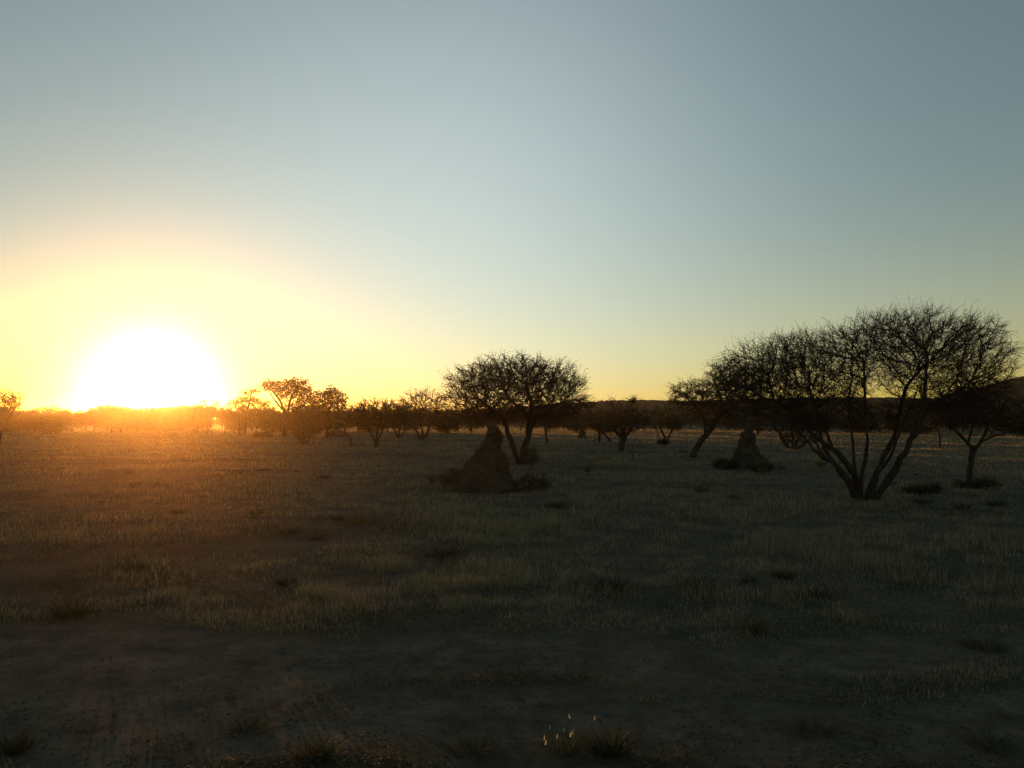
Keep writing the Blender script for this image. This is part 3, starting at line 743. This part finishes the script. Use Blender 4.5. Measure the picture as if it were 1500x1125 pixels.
# ------------------------------------------------------------------ hills
def ridge(name, y0, pts, depth, seed):
    """a long low hill: crest given in photo pixels, at its real distance y0"""
    xs = np.array([p[0] for p in pts]); ys = np.array([p[1] for p in pts])
    n = 260; px = np.linspace(xs[0], xs[-1], n); crest = np.interp(px, xs, ys)
    X = (px - 750) / FPX * y0
    H = CAMH + (HOR - crest) / FPX * y0
    H = H * (.97 + .06 * fbm(px / 40., px * 0 + seed, 3)) + (fbm(px / 4., px * 0 + seed, 3) - .5) * 1.1
    m = 60; t = np.linspace(-1, 1, m)
    prof = np.cos(t * math.pi / 2) ** .9
    V = np.zeros((n, m, 3))
    for j in range(m):
        yy = y0 + t[j] * depth
        V[:, j, 0] = X * (yy / y0 if t[j] > 0 else 1); V[:, j, 1] = yy
        V[:, j, 2] = -1.5 + (H + 1.5) * prof[j] * (1 + (fbm(X / 14 + seed, np.full(n, yy / 14), 3) - .5) * .35 * (1 - prof[j]))
    idx = np.arange(n * m).reshape(n, m)
    q = np.stack([idx[:-1, :-1], idx[1:, :-1], idx[1:, 1:], idx[:-1, 1:]], -1)
    return tag(link(name, mesh_np(name, V, q.reshape(-1, 4), mats=[M['hill']], smooth=True)), kind='structure')
ridge('flat_ridge', 260, [(560, 611), (640, 604), (740, 596), (830, 590), (880, 587), (940, 586), (1000, 587), (1100, 584), (1200, 583), (1300, 583), (1380, 584), (1460, 588), (1560, 590)], 40, 2)
ridge('far_hill', 275, [(1180, 611), (1300, 596), (1380, 582), (1430, 568), (1460, 560), (1500, 551), (1540, 546), (1600, 545), (1700, 552), (1800, 570)], 45, 5)

# ------------------------------------------------------------------ light, sky, air
SUN = ray(222, 579)
el = math.asin(SUN.z); az = math.atan2(SUN.x, SUN.y)
sl = bpy.data.lights.new('sun', 'SUN'); sl.energy = 5.0; sl.angle = R(.53); sl.color = (1, .41, .09)
so = bpy.data.objects.new('sun', sl); COL.objects.link(so)
so.rotation_euler = SUN.to_track_quat('Z', 'Y').to_euler(); so.location = SUN * 100

def build_world():
    w = bpy.data.worlds.new('World'); S.world = w; w.use_nodes = True
    nt = w.node_tree; nt.nodes.clear()
    out = N(nt, 'ShaderNodeOutputWorld'); bg = N(nt, 'ShaderNodeBackground'); bg.inputs['Strength'].default_value = .113
    sky = N(nt, 'ShaderNodeTexSky', sky_type='NISHITA'); sky.sun_disc = False
    sky.sun_elevation = el; sky.sun_rotation = az; sky.altitude = 0; sky.air_density = 1.0; sky.dust_density = .3; sky.ozone_density = 1
    gm = N(nt, 'ShaderNodeGamma'); gm.inputs[1].default_value = .7          # the camera's soft contrast for the sky
    nt.links.new(sky.outputs[0], gm.inputs[0])
    # sun aureole and added mid-sky brightening: falls off with angle from each axis
    tc = N(nt, 'ShaderNodeTexCoord')
    def lobe(axis, deg, col):
        dt = N(nt, 'ShaderNodeVectorMath', operation='DOT_PRODUCT'); dt.inputs[1].default_value = axis
        nt.links.new(tc.outputs['Generated'], dt.inputs[0])
        m1 = N(nt, 'ShaderNodeMath', operation='SUBTRACT'); m1.inputs[1].default_value = 1
        nt.links.new(dt.outputs['Value'], m1.inputs[0])
        m2 = N(nt, 'ShaderNodeMath', operation='MULTIPLY'); m2.inputs[1].default_value = 2 / R(deg) ** 2
        nt.links.new(m1.outputs[0], m2.inputs[0])
        m3 = N(nt, 'ShaderNodeMath', operation='EXPONENT'); nt.links.new(m2.outputs[0], m3.inputs[0])
        sc = N(nt, 'ShaderNodeVectorMath', operation='SCALE'); sc.inputs[0].default_value = col
        nt.links.new(m3.outputs[0], sc.inputs['Scale']); return sc.outputs[0]
    tint = N(nt, 'ShaderNodeVectorMath', operation='MULTIPLY'); tint.inputs[1].default_value = (.73, .92, .98)
    nt.links.new(gm.outputs[0], tint.inputs[0])
    prev = tint.outputs[0]
    for axis, deg, col in SKY_LOBES:
        ad = N(nt, 'ShaderNodeVectorMath', operation='ADD')
        nt.links.new(prev, ad.inputs[0]); nt.links.new(lobe(axis, deg, col), ad.inputs[1]); prev = ad.outputs[0]
    # warm glow added to the sky colour low along the horizon
    sx = N(nt, 'ShaderNodeSeparateXYZ'); nt.links.new(tc.outputs['Generated'], sx.inputs[0])
    p1 = N(nt, 'ShaderNodeMath', operation='DIVIDE'); p1.inputs[1].default_value = .15; nt.links.new(sx.outputs['Z'], p1.inputs[0])
    p2 = N(nt, 'ShaderNodeMath', operation='MULTIPLY'); nt.links.new(p1.outputs[0], p2.inputs[0]); nt.links.new(p1.outputs[0], p2.inputs[1])
    p3 = N(nt, 'ShaderNodeMath', operation='MULTIPLY'); p3.inputs[1].default_value = -1; nt.links.new(p2.outputs[0], p3.inputs[0])
    p4 = N(nt, 'ShaderNodeMath', operation='EXPONENT'); nt.links.new(p3.outputs[0], p4.inputs[0])
    sc = N(nt, 'ShaderNodeVectorMath', operation='SCALE'); sc.inputs[0].default_value = (.62, .36, .04); nt.links.new(p4.outputs[0], sc.inputs['Scale'])
    ad = N(nt, 'ShaderNodeVectorMath', operation='ADD'); nt.links.new(prev, ad.inputs[0]); nt.links.new(sc.outputs[0], ad.inputs[1]); prev = ad.outputs[0]
    nt.links.new(prev, bg.inputs[0]); nt.links.new(bg.outputs[0], out.inputs[0])
SKY_LOBES = [(SUN, 2.9, (15, 15, 12)), (SUN, 1.3, (60, 54, 40)), (SUN, 15, (0, .5, .55)), (ray(660, 330), 20, (1.06, 1.12, 1.08))]   # glow round the sun; last, a broad lobe added to brighten the mid sky
build_world()

# ------------------------------------------------------------------ evening air
def build_haze():
    x0, x1, y0, y1, z0, z1 = -1000, 1000, -920, 960, -4, 20.5
    V = [(x, y, z) for x in (x0, x1) for y in (y0, y1) for z in (z0, z1)]
    q = [(0, 1, 3, 2), (4, 6, 7, 5), (0, 4, 5, 1), (2, 3, 7, 6), (0, 2, 6, 4), (1, 5, 7, 3)]
    m, nt, out = nodes('evening_haze')
    v = N(nt, 'ShaderNodeVolumePrincipled'); v.inputs['Color'].default_value = (.96, .72, .42, 1)
    v.inputs['Density'].default_value = HAZE; v.inputs['Anisotropy'].default_value = .905
    nt.links.new(v.outputs[0], out.inputs['Volume'])
    tag(link('haze', mesh_np('haze', V, q, mats=[m])), 'thin warm evening haze over the plain', 'haze', kind='stuff')
HAZE = .00021
build_haze()

# camera
cam = bpy.data.cameras.new('camera'); cam.sensor_width = 36; cam.lens = 36 * FPX / 1500; cam.clip_end = 5000; cam.clip_start = .1
co = bpy.data.objects.new('camera', cam); COL.objects.link(co)
co.location = (0, 0, CAMH); co.rotation_euler = (math.pi / 2 + PITCH, 0, 0)
S.camera = co

S.view_settings.view_transform = 'Standard'; S.view_settings.look = 'None'
S.view_settings.exposure = 1.15; S.view_settings.gamma = 1
S.cycles.use_denoising = True
S.cycles.max_bounces = 5; S.cycles.diffuse_bounces = 2; S.cycles.glossy_bounces = 1; S.cycles.transmission_bounces = 3; S.cycles.volume_bounces = 0
